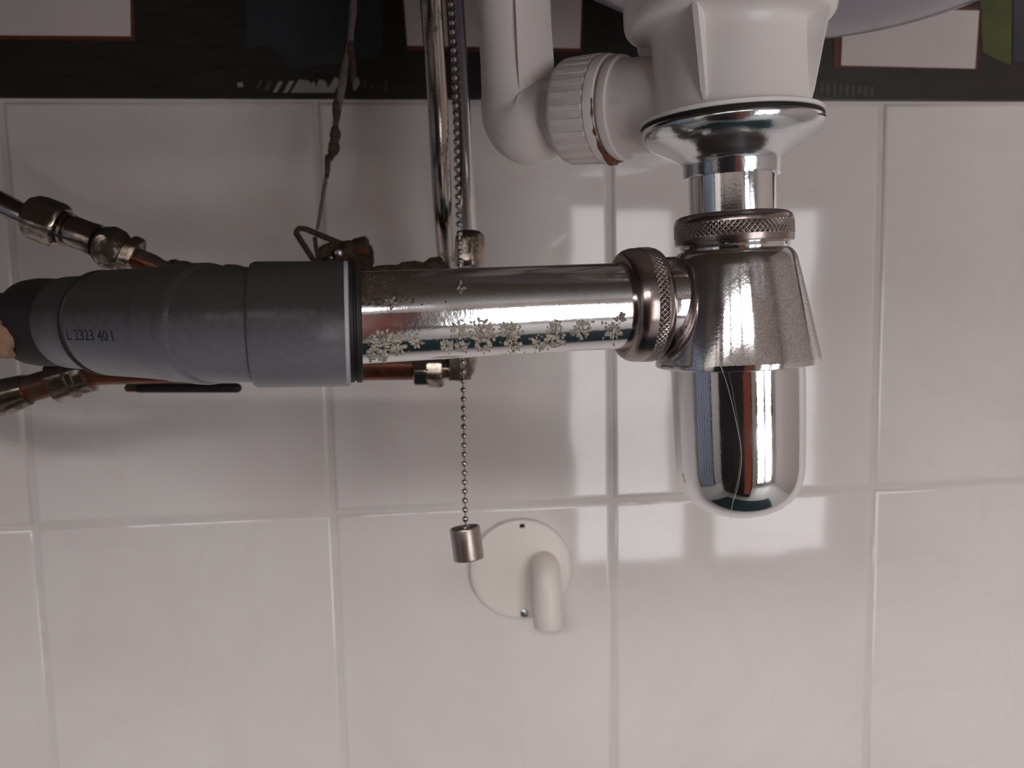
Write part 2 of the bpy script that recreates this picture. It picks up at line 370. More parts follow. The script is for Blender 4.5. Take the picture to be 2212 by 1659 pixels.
def strokes(list_, mat, name):
    bm = bmesh.new()
    for quad in list_:
        q = [WP(*p) for p in quad]; f = [bm.verts.new((a.x, -.00085, a.z)) for a in q]; b = [bm.verts.new((a.x, 0, a.z)) for a in q]; n = len(q)
        bm.faces.new(f)
        for i in range(n): bm.faces.new((f[i], f[(i+1) % n], b[(i+1) % n], b[i]))
    o = finish(name, bm, mat, border, smooth=False); o['kind'] = 'stuff'; return o
def slant(x, y0, y1, wd, sl): return [(x+sl, y0), (x+sl+wd, y0), (x+wd, y1), (x, y1)]
strokes([[(512, 179), (523, 177), (526, 187), (514, 188)], slant(589, 176, 199, 9, 13), slant(611, 175, 200, 10, 14),
         [(628, 200), (646, 171), (666, 174), (672, 181), (678, 175), (683, 188), (690, 171), (703, 175), (708, 190), (714, 182), (724, 166), (736, 172), (722, 200)],
         [(762, 168), (773, 166), (778, 180), (768, 196), (763, 194)]], 'print', 'pale_hatching')
strokes([slant(552, 174, 191, 7, 8), slant(571, 174, 195, 8, 8), slant(784, 172, 188, 5, 3), slant(800, 182, 190, 5, 1), slant(829, 172, 196, 6, 2)] +
        [slant(1772+k*13.5, 178+k*1.2, 203+(k % 3)*3, 6, 1) for k in range(9)], 'print_dim', 'faint_hatching')
tag(finish('floor', box(X0-.1, X1+.1, YF-.1, .10, ZB-.1, ZB), 'floor', smooth=False), 'pale bathroom floor below the sink', None, None, 'structure')
tag(finish('ceiling', box(X0-.1, X1+.1, YF-.1, .10, ZT, ZT+.1), 'ceil', smooth=False), 'white ceiling of the bathroom', None, None, 'structure')
tag(finish('wall_left', box(X0-.1, X0, YF-.1, .10, ZB, ZT), 'paint', smooth=False), 'pale painted wall on the left', None, None, 'structure')
tag(finish('wall_right', box(X1, X1+.1, YF-.1, .10, ZB, ZT), 'paint_right', smooth=False), 'taupe painted wall on the right', None, None, 'structure')
bm = box(X0, HX0, YF-.1, YF, ZB, ZT); box(HX0, HX1, YF-.1, YF, ZB, HZ0, bm); box(HX0, HX1, YF-.1, YF, HZ1, ZT, bm); box(HX1, WX0, YF-.1, YF, ZB, ZT, bm)
box(WX0, WX1, YF-.1, YF, ZB, WZ0, bm); box(WX0, WX1, YF-.1, YF, WZ1, ZT, bm); box(WX1, X1, YF-.1, YF, ZB, ZT, bm)
tag(finish('wall_front', bm, 'paint', smooth=False), 'pale wall with one window and an added high one behind the photographer', None, None, 'structure')
def window(name, x0, x1, z0, z1, bars, label, fw=.06):
    win = tag(empty(name, ((x0+x1)/2, YF-.05, z0)), label, None, None, 'structure')
    xs = [x0]+bars+[x1]
    for i, x in enumerate(xs):
        a = x if i == 0 else (x-2*fw*.7 if i == len(xs)-1 else x-fw*.7)
        finish('window_frame', box(a, a+2*fw*.7, YF-.08, YF-.02, z0, z1), 'frame', win, False)
    for z in (z0, z1-fw): finish('window_frame', box(x0, x1, YF-.079, YF-.021, z, z+fw), 'frame', win, False)
    for a, b in zip(xs, xs[1:]): finish('pane', box(a+fw*.7, b-fw*.7, YF-.052, YF-.048, z0+fw, z1-fw), 'pane', win, False)
window('window_1', WX0, WX1, WZ0, WZ1, [1.02], 'tall dark framed window at the right facing the sink')
window('added_window', HX0, HX1, HZ0, HZ1, [-.40, .06], 'added short wide window that lights the lower wall, above the cupboard')
tag(finish('added_mat', box(-.12, .95, -.72, -.10, ZB+.0005, ZB+.014, bev=.006), 'mat', origin=(.41, -.41, ZB)), 'added dark teal mat, unseen, mirrored in the cup of the bottle trap', 'mat')  # unseen mat, added so the cup mirrors dark teal below
# door in the left wall
dr = tag(empty('door_1', (X0, -1.12, ZB)), 'white door with dark frame in the left wall', None, None, 'structure')
for y in (-.87, -1.43): finish('door_frame', box(X0, X0+.03, y, y+.05, ZB, 1.24), 'frame', dr, False)
finish('door_frame', box(X0, X0+.03, -1.43, -.82, 1.24, 1.29), 'frame', dr, False)
finish('door_leaf', box(X0, X0+.015, -1.38, -.87, ZB+.005, 1.24), 'ceil', dr, False)
finish('door_handle', sweep([Vector((X0+.015, -1.33, .25)), Vector((X0+.05, -1.33, .25)), Vector((X0+.055, -1.31, .25)), Vector((X0+.055, -1.22, .25))], .008, 12), 'steel', dr)
# added unseen things, shaped for what the chrome mirrors
CY0, CY1, CX0, CX1, CZ = -1.30, -.95, -.46, .42, .26
cb = thing('stand_in', ((CX0+CX1)/2, (CY0+CY1)/2, ZB), 'added low dark wooden cupboard standing opposite the sink', 'stand_in')  # unseen dark block, added for the dark band a crouching person leaves in chrome
finish('body', box(CX0, CX1, CY0, CY1, ZB+.001, CZ, bev=.004), 'stand_in', cb, False)
cm = (CX0+CX1)/2
for a, b, k in ((CX0+.01, cm-.004, cm-.04), (cm+.004, CX1-.01, cm+.04)):
    d_ = finish('door', box(a, b, CY1+.001, CY1+.02, ZB+.06, CZ-.02, bev=.004), 'stand_in', cb, False)
def cloth(name, ax, ay, bx, by, z0, z1, amp, waves, thick, mat, n=60):
    bm = bmesh.new(); A = Vector((ax, ay, 0)); B = Vector((bx, by, 0)); nrm = (B-A).cross(Vector((0, 0, 1))).normalized(); r1 = []; r2 = []
    for i in range(n+1):
        t = i/n; o_ = nrm*amp*math.sin(t*waves*2*math.pi); p = A.lerp(B, t)+o_
        r1.append([bm.verts.new(p+Vector((0, 0, z))) for z in (z0, z1)]); r2.append([bm.verts.new(p+nrm*thick+Vector((0, 0, z))) for z in (z0, z1)])
    for i in range(n):
        bm.faces.new((r1[i][0], r1[i+1][0], r1[i+1][1], r1[i][1])); bm.faces.new((r2[i][0], r2[i][1], r2[i+1][1], r2[i+1][0]))
        for k in (0, 1): bm.faces.new((r1[i][k], r2[i][k], r2[i+1][k], r1[i+1][k]))
    for i in (0, n): bm.faces.new((r1[i][0], r1[i][1], r2[i][1], r2[i][0]))
    return bm
tag(finish('tint_cloth', cloth('tint_cloth', CX1-.16, CY1+.032, CX1-.03, CY1+.032, -.55, CZ-.04, .003, 2.5, .006, 'salmon'), 'salmon', origin=(CX1-.1, CY1+.028, -.55)), 'added salmon pink towel hanging on the cupboard door', 'tint_cloth')  # unseen cloth, added for the pink arm stripe in the chrome
tag(finish('added_curtain', cloth('c', X0+.045, -.12, X0+.045, -.80, ZB+.05, 1.2, .02, 6, .003, 'blue'), 'blue', origin=(X0+.045, -.46, ZB+.05)), 'added pale blue curtain by the left wall for a blue band in the chrome', 'curtain')  # unseen, added to give the chrome its pale blue band

# ================================================================== SINK
sk = thing('sink_basin', (.4435, -.2226, .2649), 'grey white ceramic sink bowl above the plastic waste fitting', 'sink')
def ell(c, a, b, h, n=72, m=22, bm=None, z0=-math.pi/2):
    bm = bm or bmesh.new(); rings = []
    for j in range(m+1):
        p = z0*(1-j/m)
        if j == 0: rings.append([bm.verts.new((c[0], c[1], c[2]-h))]); continue
        rings.append([bm.verts.new((c[0]+a*math.cos(p)*math.cos(2*math.pi*i/n), c[1]+b*math.cos(p)*math.sin(2*math.pi*i/n), c[2]+h*math.sin(p))) for i in range(n)])
    for j in range(m):
        for i in range(n):
            k = (i+1) % n
            if j == 0: bm.faces.new((rings[0][0], rings[1][i], rings[1][k]))
            else: bm.faces.new((rings[j][i], rings[j][k], rings[j+1][k], rings[j+1][i]))
    return bm
finish('bowl', ell((.4435, -.2226, .3771), .1685, .1433, .1122), 'ceramic', sk)
ct = thing('added_board', (-.07, -.42, .3772), 'added unseen dark wooden counter board carrying the sink bowl', 'added_board')  # unseen overhang, added to shade the upper wall and darken the chrome
finish('board', box(-.80, .66, -.84, -.001, .3772, .41, bev=.008), 'overhead', ct)

# ================================================================== WHITE WASTE FITTING
Y0 = -.27519
def AX(y): return PY(1579+.0257*(y-300), y, Y0)
AXD = (AX(1000)-AX(300)).normalized()                 # points down along the trap
def prof_img(lst, ref):
    out = []
    for y, r in lst:
        p = AX(y); out.append(((p-ref).dot(AXD), px(r, p)))
    return out
def lathe_img(lst, seg=96, **kw):
    ref = AX(lst[0][0]); return lathe(ref, AXD, prof_img(lst, ref), seg, **kw)
wf = thing('sink_waste', AX(262), 'white plastic sink waste body with moulded ribs under the bowl', 'drain fitting')
finish('body', lathe_img([(-58, 165), (-58, 222), (-50, 224), (38, 223.5), (50, 221), (58, 215), (63, 206), (67, 185), (72, 172), (82, 165.5), (100, 164), (150, 164), (244, 167), (249, 170), (252, 189), (255, 193), (262, 193), (264, 190)]), 'white', wf)
def rib(az):
    """triangular web between the cap and the bottom plate; az measured from the side facing the camera"""
    a = math.radians(az); c0 = AX(150); t = (CAM-c0); t -= AXD*t.dot(AXD); t.normalize(); s = AXD.cross(t)*-1
    if s.dot(RT) < 0: s = -s
    d = t*math.cos(a)+s*math.sin(a); n = AXD.cross(d).normalized()*px(5.5, c0); bm = bmesh.new(); L = []
    for yy, rr in ((52, 150), (52, 214), (66, 210), (120, 197), (180, 184), (225, 174), (246, 168), (246, 150)):
        p = AX(yy); L.append(p+d*px(rr, p))
    f1 = [bm.verts.new(q+n) for q in L]; f2 = [bm.verts.new(q-n) for q in L]; bm.faces.new(f1); bm.faces.new(f2[::-1]); k = len(L)
    for i in range(k): bm.faces.new((f1[i], f2[i], f2[(i+1) % k], f1[(i+1) % k]))
    bmesh.ops.bevel(bm, geom=[e for e in bm.edges], offset=.0004, segments=2, affect='EDGES')
    return finish('rib', bm, 'white', wf)
for az in (-17, 73, 163, 253): rib(az)
# side arm towards the overflow: leaves left and away from the camera
A0 = AX(212); a1 = P(1270, 240, .3385); ARM = (a1-A0).normalized()
def along(pxx):      # distance along the arm where its axis reaches picture column pxx
    lo, hi = 0, .2
    for _ in range(40):
        m = (lo+hi)/2; p = A0+ARM*m; x = 1106+F*(p-CAM).dot(RT)/depth(p)
        if x > pxx: lo = m
        else: hi = m
    return lo
def arm_prof(lst): return [(along(x), px(r, A0+ARM*along(x))) for x, r in lst]
finish('side_arm', lathe(A0, ARM, [(0, px(98, A0))]+arm_prof([(1420, 99), (1352, 101), (1351, 109), (1342, 110), (1335, 108), (1334, 100), (1300, 98)]), 72), 'white_stain', wf)
on = thing('overflow_nut', A0+ARM*along(1262), 'ribbed white plastic union nut with rust stain on the sink waste', 'nut')
nseg = 48
def ribfn(r, a, h):
    return r
pr = arm_prof([(1329, 99), (1328, 112), (1320, 114), (1311, 114), (1308, 111), (1240, 111), (1233, 107), (1230, 84)])
nb = finish('nut_body', lathe(A0, ARM, pr, 96), 'white_stain', on)
h0, h1 = along(1306), along(1242); rn = px(111, A0+ARM*h0)
u_, v_ = frame_for(ARM)
for i in range(26):
    if i in (3, 4, 5): pass
    a = 2*math.pi*i/26; d = u_*math.cos(a)+v_*math.sin(a); s = ARM.cross(d)
    bm = bmesh.new(); L = []
    for hh, k in ((h0, 1.0), (h1, .99)):
        c = A0+ARM*hh
        for sx, rr in ((-1, rn*k-.0006), (-.8, rn*k+.0007), (.8, rn*k+.0007), (1, rn*k-.0006)): L.append(bm.verts.new(c+d*rr+s*sx*.0013))
    bm.faces.new(L[0:4]); bm.faces.new(L[4:8][::-1])
    for j in range(4): bm.faces.new((L[j], L[(j+1) % 4], L[4+(j+1) % 4], L[4+j]))
    finish('grip_rib', bm, 'white_stain', nb, smooth=False)
# rust under the joint
bm = bmesh.new(); c = A0+ARM*along(1331)
rr = px(113, c); pts = []; dn = (Vector((0, 0, -1))-ARM*Vector((0, 0, -1)).dot(ARM)).normalized(); sd = ARM.cross(dn); tow = sd if sd.dot(CAM-c) > 0 else -sd
pts = [c+(dn*math.cos(t)+tow*math.sin(t))*rr*.985+ARM*.0004 for t in [i/30*2.0-.4 for i in range(31)]]
finish('rust_streak', roughen(sweep(pts, [.0003+.0015*math.exp(-((i-8)/5)**2) for i in range(31)], 10), .0007, 400, 2), 'rust', nb)
# overflow elbow and pipe
op = thing('overflow_pipe', P(1120, 240, .352), 'white plastic overflow elbow and pipe rising left of the sink waste', 'pipe')
n0 = A0+ARM*along(1228); n1 = A0+ARM*along(1150)
el = P(1120, 262, .3535)
pth = [(A0+ARM*along(1262), px(80, n0)), (n0, px(80, n0)), (A0+ARM*along(1186), px(82, n0)), (P(1146, 268, .352), px(86, el)), (P(1122, 244, .354), px(82, el)), (P(1117, 190, .353), px(77, el)), (P(1114, 100, .349), px(77, el)), (P(1108, -20, .342), px(78, el)), (P(1098, -170, .333), px(78, el))]
a_, b_ = pathr(pth, 8); finish('elbow', sweep(a_, b_, 48), 'white_stain', op)
# moulded corner web between the two legs of the elbow
bm = bmesh.new(); web = [(1112, -110, .3222), (1176, -110, .3235), (1187, 0, .3285), (1199, 166, .3372), (1193, 175, .3377), (1165, 182, .338), (1140, 196, .3384), (1122, 200, .3386), (1117, 100, .3346), (1113, 0, .3277)]
f1 = [bm.verts.new(P(*q)) for q in web]; f2 = [bm.verts.new(P(q[0]-8, q[1], q[2]+.02)) for q in web]
bm.faces.new(f1); bm.faces.new(f2[::-1])
for i in range(len(web)): bm.faces.new((f1[i], f2[i], f2[(i+1) % len(web)], f1[(i+1) % len(web)]))
finish('corner_web', bm, 'white_stain', op, angle=50)

# ================================================================== CHROME BOTTLE TRAP
bt = thing('bottle_trap', AX(1123), 'chrome bottle trap with cup, knurled nuts and dusty outlet tube', 'bottle trap')
finish('washer', lathe_img([(263, 150), (263, 190), (266, 192), (271, 192), (272, 150)]), 'rubber', bt)
finish('flange', lathe_img([(271, 150), (271, 190), (275, 193), (281, 193.5), (288, 192), (297, 187), (306, 178), (316, 163), (326, 145), (335, 128), (343, 115), (350, 107), (357, 104), (378, 103.5), (382, 102), (383, 90)]), 'flange', bt)
finish('tail_pipe', lathe_img([(380, 93), (470, 93)]), 'chrome', bt)
finish('nut', lathe_img([(463, 94), (462, 104), (464, 113), (469, 121), (476, 125), (484, 125.5), (511, 125.5), (523, 125.5), (526, 124), (526, 112)]), 'nut', bt)
finish('knurled_band', lathe_img([(483, 125.6), (484, 126.3), (510, 126.3), (511, 125.6)], 128, cap0=False, cap1=False), 'nut_knurl', bt)
finish('collar', lathe_img([(520, 113), (529, 114), (530, 116), (535, 117), (536, 114), (542, 114)]), 'chrome', bt)
body = finish('body', lathe_img([(538, 108), (540, 114), (544, 120), (552, 126), (562, 130.5), (575, 133.5), (650, 149), (720, 162), (772, 172.5), (780, 173.5), (784, 173), (786, 170), (787, 140)]), 'chrome_dusty_shaded', bt)
finish('cup', lathe_img([(784, 141), (796, 140.5), (830, 140), (905, 138.5), (960, 137), (1000, 135.5), (1020, 133.5), (1040, 129), (1058, 121), (1074, 109), (1088, 92), (1099, 71), (1107, 46), (1111, 22), (1112, 0)], 128), 'chrome', bt)
# outlet: socket, nut and tube running left, its far end a little nearer to the camera
OR = P(1340, 661, .3125); OL = P(772, 687, .2925); OUT = (OL-OR).normalized()
def oal(x):
    lo, hi = -.12, .2
    for _ in range(40):
        m = (lo+hi)/2; p = OR+OUT*m; q = 1106+F*(p-CAM).dot(RT)/depth(p)
        if q > x: lo = m
        else: hi = m
    return lo
def oprof(lst): return [(oal(x), px(r, OR+OUT*oal(x))) for x, r in lst]
finish('outlet_socket', lathe(OR, OUT, oprof([(1560, 101), (1480, 101), (1432, 100), (1425, 98), (1400, 97)]), 72), 'chrome_dusty_shaded', bt)
finish('nut', lathe(OR, OUT, oprof([(1419, 99), (1418, 112), (1415, 117), (1408, 121), (1400, 122.5), (1378, 122.5), (1362, 122), (1352, 119), (1345, 114), (1341, 108), (1340, 98)]), 96), 'nut', bt)
finish('knurled_band', lathe(OR, OUT, oprof([(1400, 122.6), (1399, 123.3), (1380, 123.3), (1379, 122.6)]), 128, cap0=False, cap1=False), 'nut_knurl', bt)
outp = finish('outlet_tube', lathe(OR, OUT, [(oal(1360), .0161), (oal(1330), .0161), (oal(745), .0163)], 96), 'chrome_pipe', bt)
# limescale rosettes on the front of the tube
_u, _v = frame_for(OUT)
def on_tube(x, y, extra=0):
    """the point of the tube's near surface seen at picture (x, y)"""
    d = (P(x, y, 1)-CAM).normalized(); o = CAM-OR; dd = d-OUT*d.dot(OUT); oo = o-OUT*o.dot(OUT); r = .0162
    A_, B_, C_ = dd.dot(dd), 2*dd.dot(oo), oo.dot(oo)-r*r; D = B_*B_-4*A_*C_
    if D < 0: return None
    p = CAM+d*((-B_-math.sqrt(D))/(2*A_)); n = (p-OR); n = (n-OUT*n.dot(OUT)).normalized(); return p+n*extra, n
def crumbs(cx, cy, r, n, ring=False, size=.0005, bm=None, seed=0):
    rnd = random.Random(seed+int(cx)); bm = bm or bmesh.new()
    for i in range(n):
        a = rnd.uniform(0, 2*math.pi) if not ring else 2*math.pi*i/n; q = r*(rnd.uniform(.75, 1.0) if ring else math.sqrt(rnd.random()))
        s = on_tube(cx+q*math.cos(a), cy+q*math.sin(a)*(.8 if ring else 1))
        if not s: continue
        p, nn = s; g = bmesh.ops.create_icosphere(bm, subdivisions=1, radius=size*rnd.uniform(.6, 1.5))['verts']
        rad = (p-on_tube(cx, cy)[0]) if on_tube(cx, cy) else nn; rad = rad.normalized() if rad.length > 1e-6 else nn
        m = Matrix.Rotation(rnd.uniform(0, 6), 3, 'Z')
        for v in g:
            k = m @ v.co; k = k+nn*k.dot(nn)*rnd.uniform(.2, .7)+rad*k.dot(rad)*.8
            v.co = p+nn*size*.4+k+Vector((rnd.uniform(-1, 1), rnd.uniform(-1, 1), rnd.uniform(-1, 1)))*size*.25
    return bm
dep = [(826, 745, 34, 90, 0), (815, 770, 22, 45, 0), (858, 748, 20, 26, 0), (897, 738, 12, 16, 0), (965, 746, 11, 12, 1), (995, 748, 10, 11, 1), (1043, 744, 15, 14, 1), (992, 713, 18, 28, 0), (1040, 714, 24, 50, 0), (1060, 728, 14, 20, 0), (1102, 722, 24, 52, 0), (1110, 745, 14, 14, 0),
       (1165, 740, 16, 22, 0), (1200, 728, 20, 48, 0), (1200, 706, 14, 18, 0), (1254, 712, 20, 46, 0), (1325, 715, 18, 26, 0), (1340, 690, 12, 14, 0), (845, 655, 12, 10, 0), (992, 622, 14, 9, 0)]
for k, (x, y, r, n, ring) in enumerate(dep):
    bm = crumbs(x, y, r, n, bool(ring), .00042 if not ring else .0005, seed=k)
    finish('limescale_deposit', bm, 'scale' if y > 700 else 'scale_haze', outp, smooth=False)
bm = bmesh.new()
for x in range(790, 1350, 3):
    for _ in range(2):
        rnd = random; xx = x+rnd.uniform(-2, 2); yy = rnd.uniform(690, 772)
        near = min(math.hypot(xx-d[0], (yy-d[1]))-d[2] for d in dep[:18])
        if near < rnd.uniform(0, 16): crumbs(xx, yy, 2, 1, False, .00028, bm, x)
bm2 = bmesh.new()
for _ in range(220):
    xx = 783+abs(random.gauss(0, 60)); crumbs(xx, random.uniform(590, 660), 2, 1, False, .00026, bm2, int(_))
hz = finish('limescale_specks', bm, 'scale_haze', outp, smooth=False); hz['kind'] = 'stuff'
hz = finish('lint_specks', bm2, 'dust', outp, smooth=False); hz['kind'] = 'stuff'
# fine hairs stuck to the cup
def hair(pts, r=.00009):
    q = smoothpath(pts, 6); bm = sweep([P(*a) for a in q], r, 5); return finish('stuck_hair', bm, 'hair', bt)
hair([(1536, 752, .286), (1560, 800, .2895), (1576, 850, .290), (1592, 920, .290), (1602, 985, .2915), (1594, 1050, .294), (1582, 1090, .299), (1578, 1122, .306)], .00008)

# ================================================================== GREY DRAIN PIPE
gp = thing('drain_pipe', P(500, 835, .285), 'grey plastic drain pipe with bent socket at the end of the chrome tube', 'drain pipe')
C0 = P(752, 700, .2915); C1 = P(548, 702, .2855)
cdir = (C1-C0).normalized(); cl = (C1-C0).length
finish('collar', lathe(C0, cdir, [(0, .0186), (0, .0216), (.0005, .0219), (cl*.5, .0218), (cl*.96, .0217), (cl, .0211), (cl+.001, .019)], 96, cap0=False), 'grey', gp)
finish('rim', lathe(C0-cdir*.0002, cdir, [(0, .0190), (-.0004, .0205), (0, .0219), (.0009, .0221), (.0012, .0219)], 96, cap0=False, cap1=False), 'grey_rim', gp)
finish('seal', lathe(C0-cdir*.0046, cdir, [(0, .0166), (0, .0203), (.0004, .0207), (.0018, .0207), (.0021, .0200), (.0026, .0200), (.0029, .0206), (.0052, .0206), (.0055, .0166)], 96), 'rubber', gp)
gpath = [(C0+cdir*(cl-.004), .0196), (P(510, 702, .2850), .0197), (P(470, 701, .2862), .0200), (P(430, 700, .2890), .0204), (P(385, 700, .2935), .0205)]
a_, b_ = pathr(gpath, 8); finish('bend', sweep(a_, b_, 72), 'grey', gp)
B0 = P(455, 700, .2872); B1 = P(60, 696, .3335); bd = (B1-B0).normalized()
def bal(x):
    lo, hi = -.02, .15
    for _ in range(40):
        m = (lo+hi)/2; p = B0+bd*m; q = 1106+F*(p-CAM).dot(RT)/depth(p)
        if q > x: lo = m
        else: hi = m
    return lo
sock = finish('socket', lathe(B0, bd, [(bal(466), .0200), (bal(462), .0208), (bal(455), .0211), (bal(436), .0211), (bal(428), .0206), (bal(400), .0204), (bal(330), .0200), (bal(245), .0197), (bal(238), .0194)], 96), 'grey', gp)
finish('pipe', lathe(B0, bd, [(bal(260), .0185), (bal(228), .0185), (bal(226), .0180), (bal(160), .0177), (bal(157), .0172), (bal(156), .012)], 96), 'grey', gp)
finish('ring_groove', lathe(B0, bd, [(bal(238), .0193), (bal(236), .0198), (bal(230), .0198), (bal(228), .0184)], 96, cap0=False, cap1=False), 'rubber', gp)
rs = thing('rubber_sleeve', P(40, 780, .343), 'black rubber sleeve at the wall end of the grey drain pipe', 'seal')
finish('sleeve', lathe(B0, bd, [(bal(166), .0140), (bal(165), .0164), (bal(135), .0170), (bal(95), .0174), (bal(78), .0170), (bal(70), .0155), (bal(68), .0105)], 72), 'rubber', rs)
t_w = (-.002-B0.y)/bd.y
finish('wall_spigot', lathe(B0, bd, [(bal(90), .0118), (bal(-60), .0120), (t_w, .0124)], 40), 'rubber', rs)
def lump(cx, cy, d, rx, ry, seed, sub=3):
    bm = bmesh.new(); bmesh.ops.create_icosphere(bm, subdivisions=sub, radius=1); c = P(cx, cy, d); sx, sy = px(rx, c), px(ry, c)
    for v in bm.verts:
        n = 1+.28*noise.noise(v.co*1.7+Vector((seed, 0, 0)))+.16*noise.noise(v.co*5+Vector((0, seed, 0)))+.08*noise.noise(v.co*12)
        q = v.co*n; v.co = c+RT*q.x*sx+UP*q.y*sy+FW*q.z*min(sx, sy)
    return bm
finish('filler_lump', lump(4, 731, .317, 42, 44, 3.3), 'peach', rs)
# pressed lettering
def wrap_text(txt, size, x_img, y_img, parent):
    cu = bpy.data.curves.new('pipe_lettering', 'FONT'); cu.body = txt; cu.size = size; cu.resolution_u = 2
    o = bpy.data.objects.new('tmp', cu); COL.objects.link(o); dg = bpy.context.evaluated_depsgraph_get()
    me = bpy.data.meshes.new_from_object(o.evaluated_get(dg)); COL.objects.unlink(o); bpy.data.objects.remove(o)
    bm = bmesh.new(); bm.from_mesh(me); bmesh.ops.subdivide_edges(bm, edges=bm.edges[:], cuts=1)
    h0 = bal(x_img); p = B0+bd*h0
    d = (P(x_img-90, y_img, 1)-CAM).normalized()
    t = CAM-p; t -= bd*t.dot(bd); t.normalize(); upv = -bd.cross(t); upv = upv if upv.z > 0 else -upv
    cy = 829.5-F*(p-CAM).dot(UP)/depth(p); a0 = -math.asin(max(-1, min(1, px(y_img-cy, p)/.0199)))
    for v in bm.verts:
        a = a0+v.co.y/.0199; r = .02005-.00018*(-(v.co.x)/.06)*0
        hh = h0-v.co.x; rr = .0204-(.0007)*max(0, min(1, (hh-bal(400))/(bal(245)-bal(400))))+.00005
        v.co = B0+bd*hh+(t*math.cos(a)+upv*math.sin(a))*rr
    return finish('lettering', bm, 'ink', parent, smooth=False)
wrap_text('L 2323 40 I', .0056, 246, 733, sock)

# ================================================================== PIPEWORK ON THE WALL
cp = thing('copper_pipe', P(540, 830, .45), 'dusty copper pipe running low behind the grey drain pipe', 'pipe')
a_, b_ = pathr([(P(905, 791, .452), .0075), (P(700, 793, .452), .0075), (P(420, 797, .452), .0075), (P(250, 801, .45), .0075), (P(185, 806, .45), .0075), (P(100, 829, .45), .0074), (P(20, 852, .45), .0074)], 6)
finish('tube', sweep(a_, b_, 24), 'copper', cp)
fd = (P(20, 852, .45)-P(100, 829, .45)).normalized()
finish('coupling', roughen(lathe(P(196, 804, .45), (P(100, 832, .45)-P(196, 804, .45)), [(0, .0078), (.001, .0098), (.006, .0100), (.0075, .0088), (.010, .0090), (.011, .0112), (.020, .0114), (.022, .0080)], 32), .0008, 160, 1), 'nickel', cp)
finish('elbow', roughen(sweep([P(60, 842, .45), P(20, 853, .45), P(-15, 866, .45), P(-36, 884, .455), P(-48, 900, .475), PY(-60, 905, -.001)], [.0082, .0096, .0100, .0098, .0096, .0090], 28), .0008, 150, 5), 'nickel', cp)
bb = thing('pipe_clip', P(395, 838, .463), 'black rounded pipe clip strip just under the copper pipe', 'pipe clip')
k0, k1 = P(300, 838, .461), P(512, 838, .461); kd = (k1-k0).normalized(); kl = (k1-k0).length
finish('strip', lathe(k0, kd, [(-.0026, 0), (-.0022, .0014), (-.001, .0024), (0, .0027), (kl, .0027), (kl+.001, .0024), (kl+.0022, .0014), (kl+.0026, 0)], 20), 'rubber', bb)
finish('clip_end', lathe(P(270, 838, .461), kd, [(0, .0010), (.001, .0022), (.007, .0024), (.008, .0018)], 20), 'copper', bb)
# reducer valve where the riser meets the copper
sv = thing('compression_elbow', P(960, 830, .45), 'brass compression elbow joining copper pipe and thin chrome riser', 'pipe fitting')
xd = (P(980, 801, .45)-P(900, 801, .45)).normalized()
q0 = P(895, 800, .45)
finish('hex_nut', hexnut(q0, xd, px(36, q0), px(36, q0), rot=.5), 'nickel', sv)
finish('flange_nut', hexnut(P(922, 800, .45), xd, px(37, q0), px(38, q0), rot=.2), 'nickel', sv)
finish('body', lathe(P(955, 799, .45), xd, [(0, px(16, q0)), (px(3, q0), px(22, q0)), (px(18, q0), px(20, q0)), (px(32, q0), px(24, q0))], 32), 'nickel', sv)
a_, b_ = pathr([(P(975, 798, .45), px(22, q0)), (P(995, 796, .45), px(27, q0)), (P(1004, 775, .45), px(27, q0)), (P(1006, 700, .45), px(24, q0)), (P(1010, 600, .45), px(20, q0))], 6)
finish('elbow', sweep(a_, b_, 28), 'nickel', sv)
finish('elbow_cap', lathe(P(992, 770, .449), P(994, 830, .449)-P(992, 770, .449), [(0, px(31, q0)), (px(34, q0), px(31, q0)), (px(44, q0), px(25, q0)), (px(51, q0), px(24, q0)), (px(52, q0), 0)], 8), 'nickel', sv)
ud = (P(1014, 500, .45)-P(1011, 600, .45)).normalized()
finish('union_nut', hexnut(P(1013, 578, .45), ud, px(74, q0), px(33, q0), rot=.3), 'nickel', sv)
finish('nut_collar', lathe(P(1015, 506, .45), ud, [(-.0005, px(25, q0)), (.0005, px(26, q0)), (px(6, q0), px(22, q0)), (px(7, q0), px(15, q0))], 28), 'rubber', sv)
r2 = thing('riser_tube', P(1012, 500, .45), 'bright thin chrome riser tube beside the bead chain', 'tube')
a_, b_ = pathr([(P(1012, 512, .452), px(19, q0)), (P(1007, 430, .452), px(19, q0)), (P(995, 200, .452), px(19.5, q0)), (P(982, 0, .451), px(20, q0)), (P(968, -230, .449), px(20, q0))], 6)
finish('tube', sweep(a_, b_, 32), 'chrome', r2)
r1 = thing('supply_tube', P(962, 585, .46), 'dull brownish chrome supply tube left of the bead chain', 'tube')
a_, b_ = pathr([(P(972, 660, .50), .0050), (P(966, 580, .485), .0050), (P(955, 420, .445), .0052), (P(944, 200, .42), .0052), (P(931, 0, .392), .0053), (P(915, -230, .365), .0053)], 6)
finish('tube', sweep(a_, b_, 32), 'tube', r1)
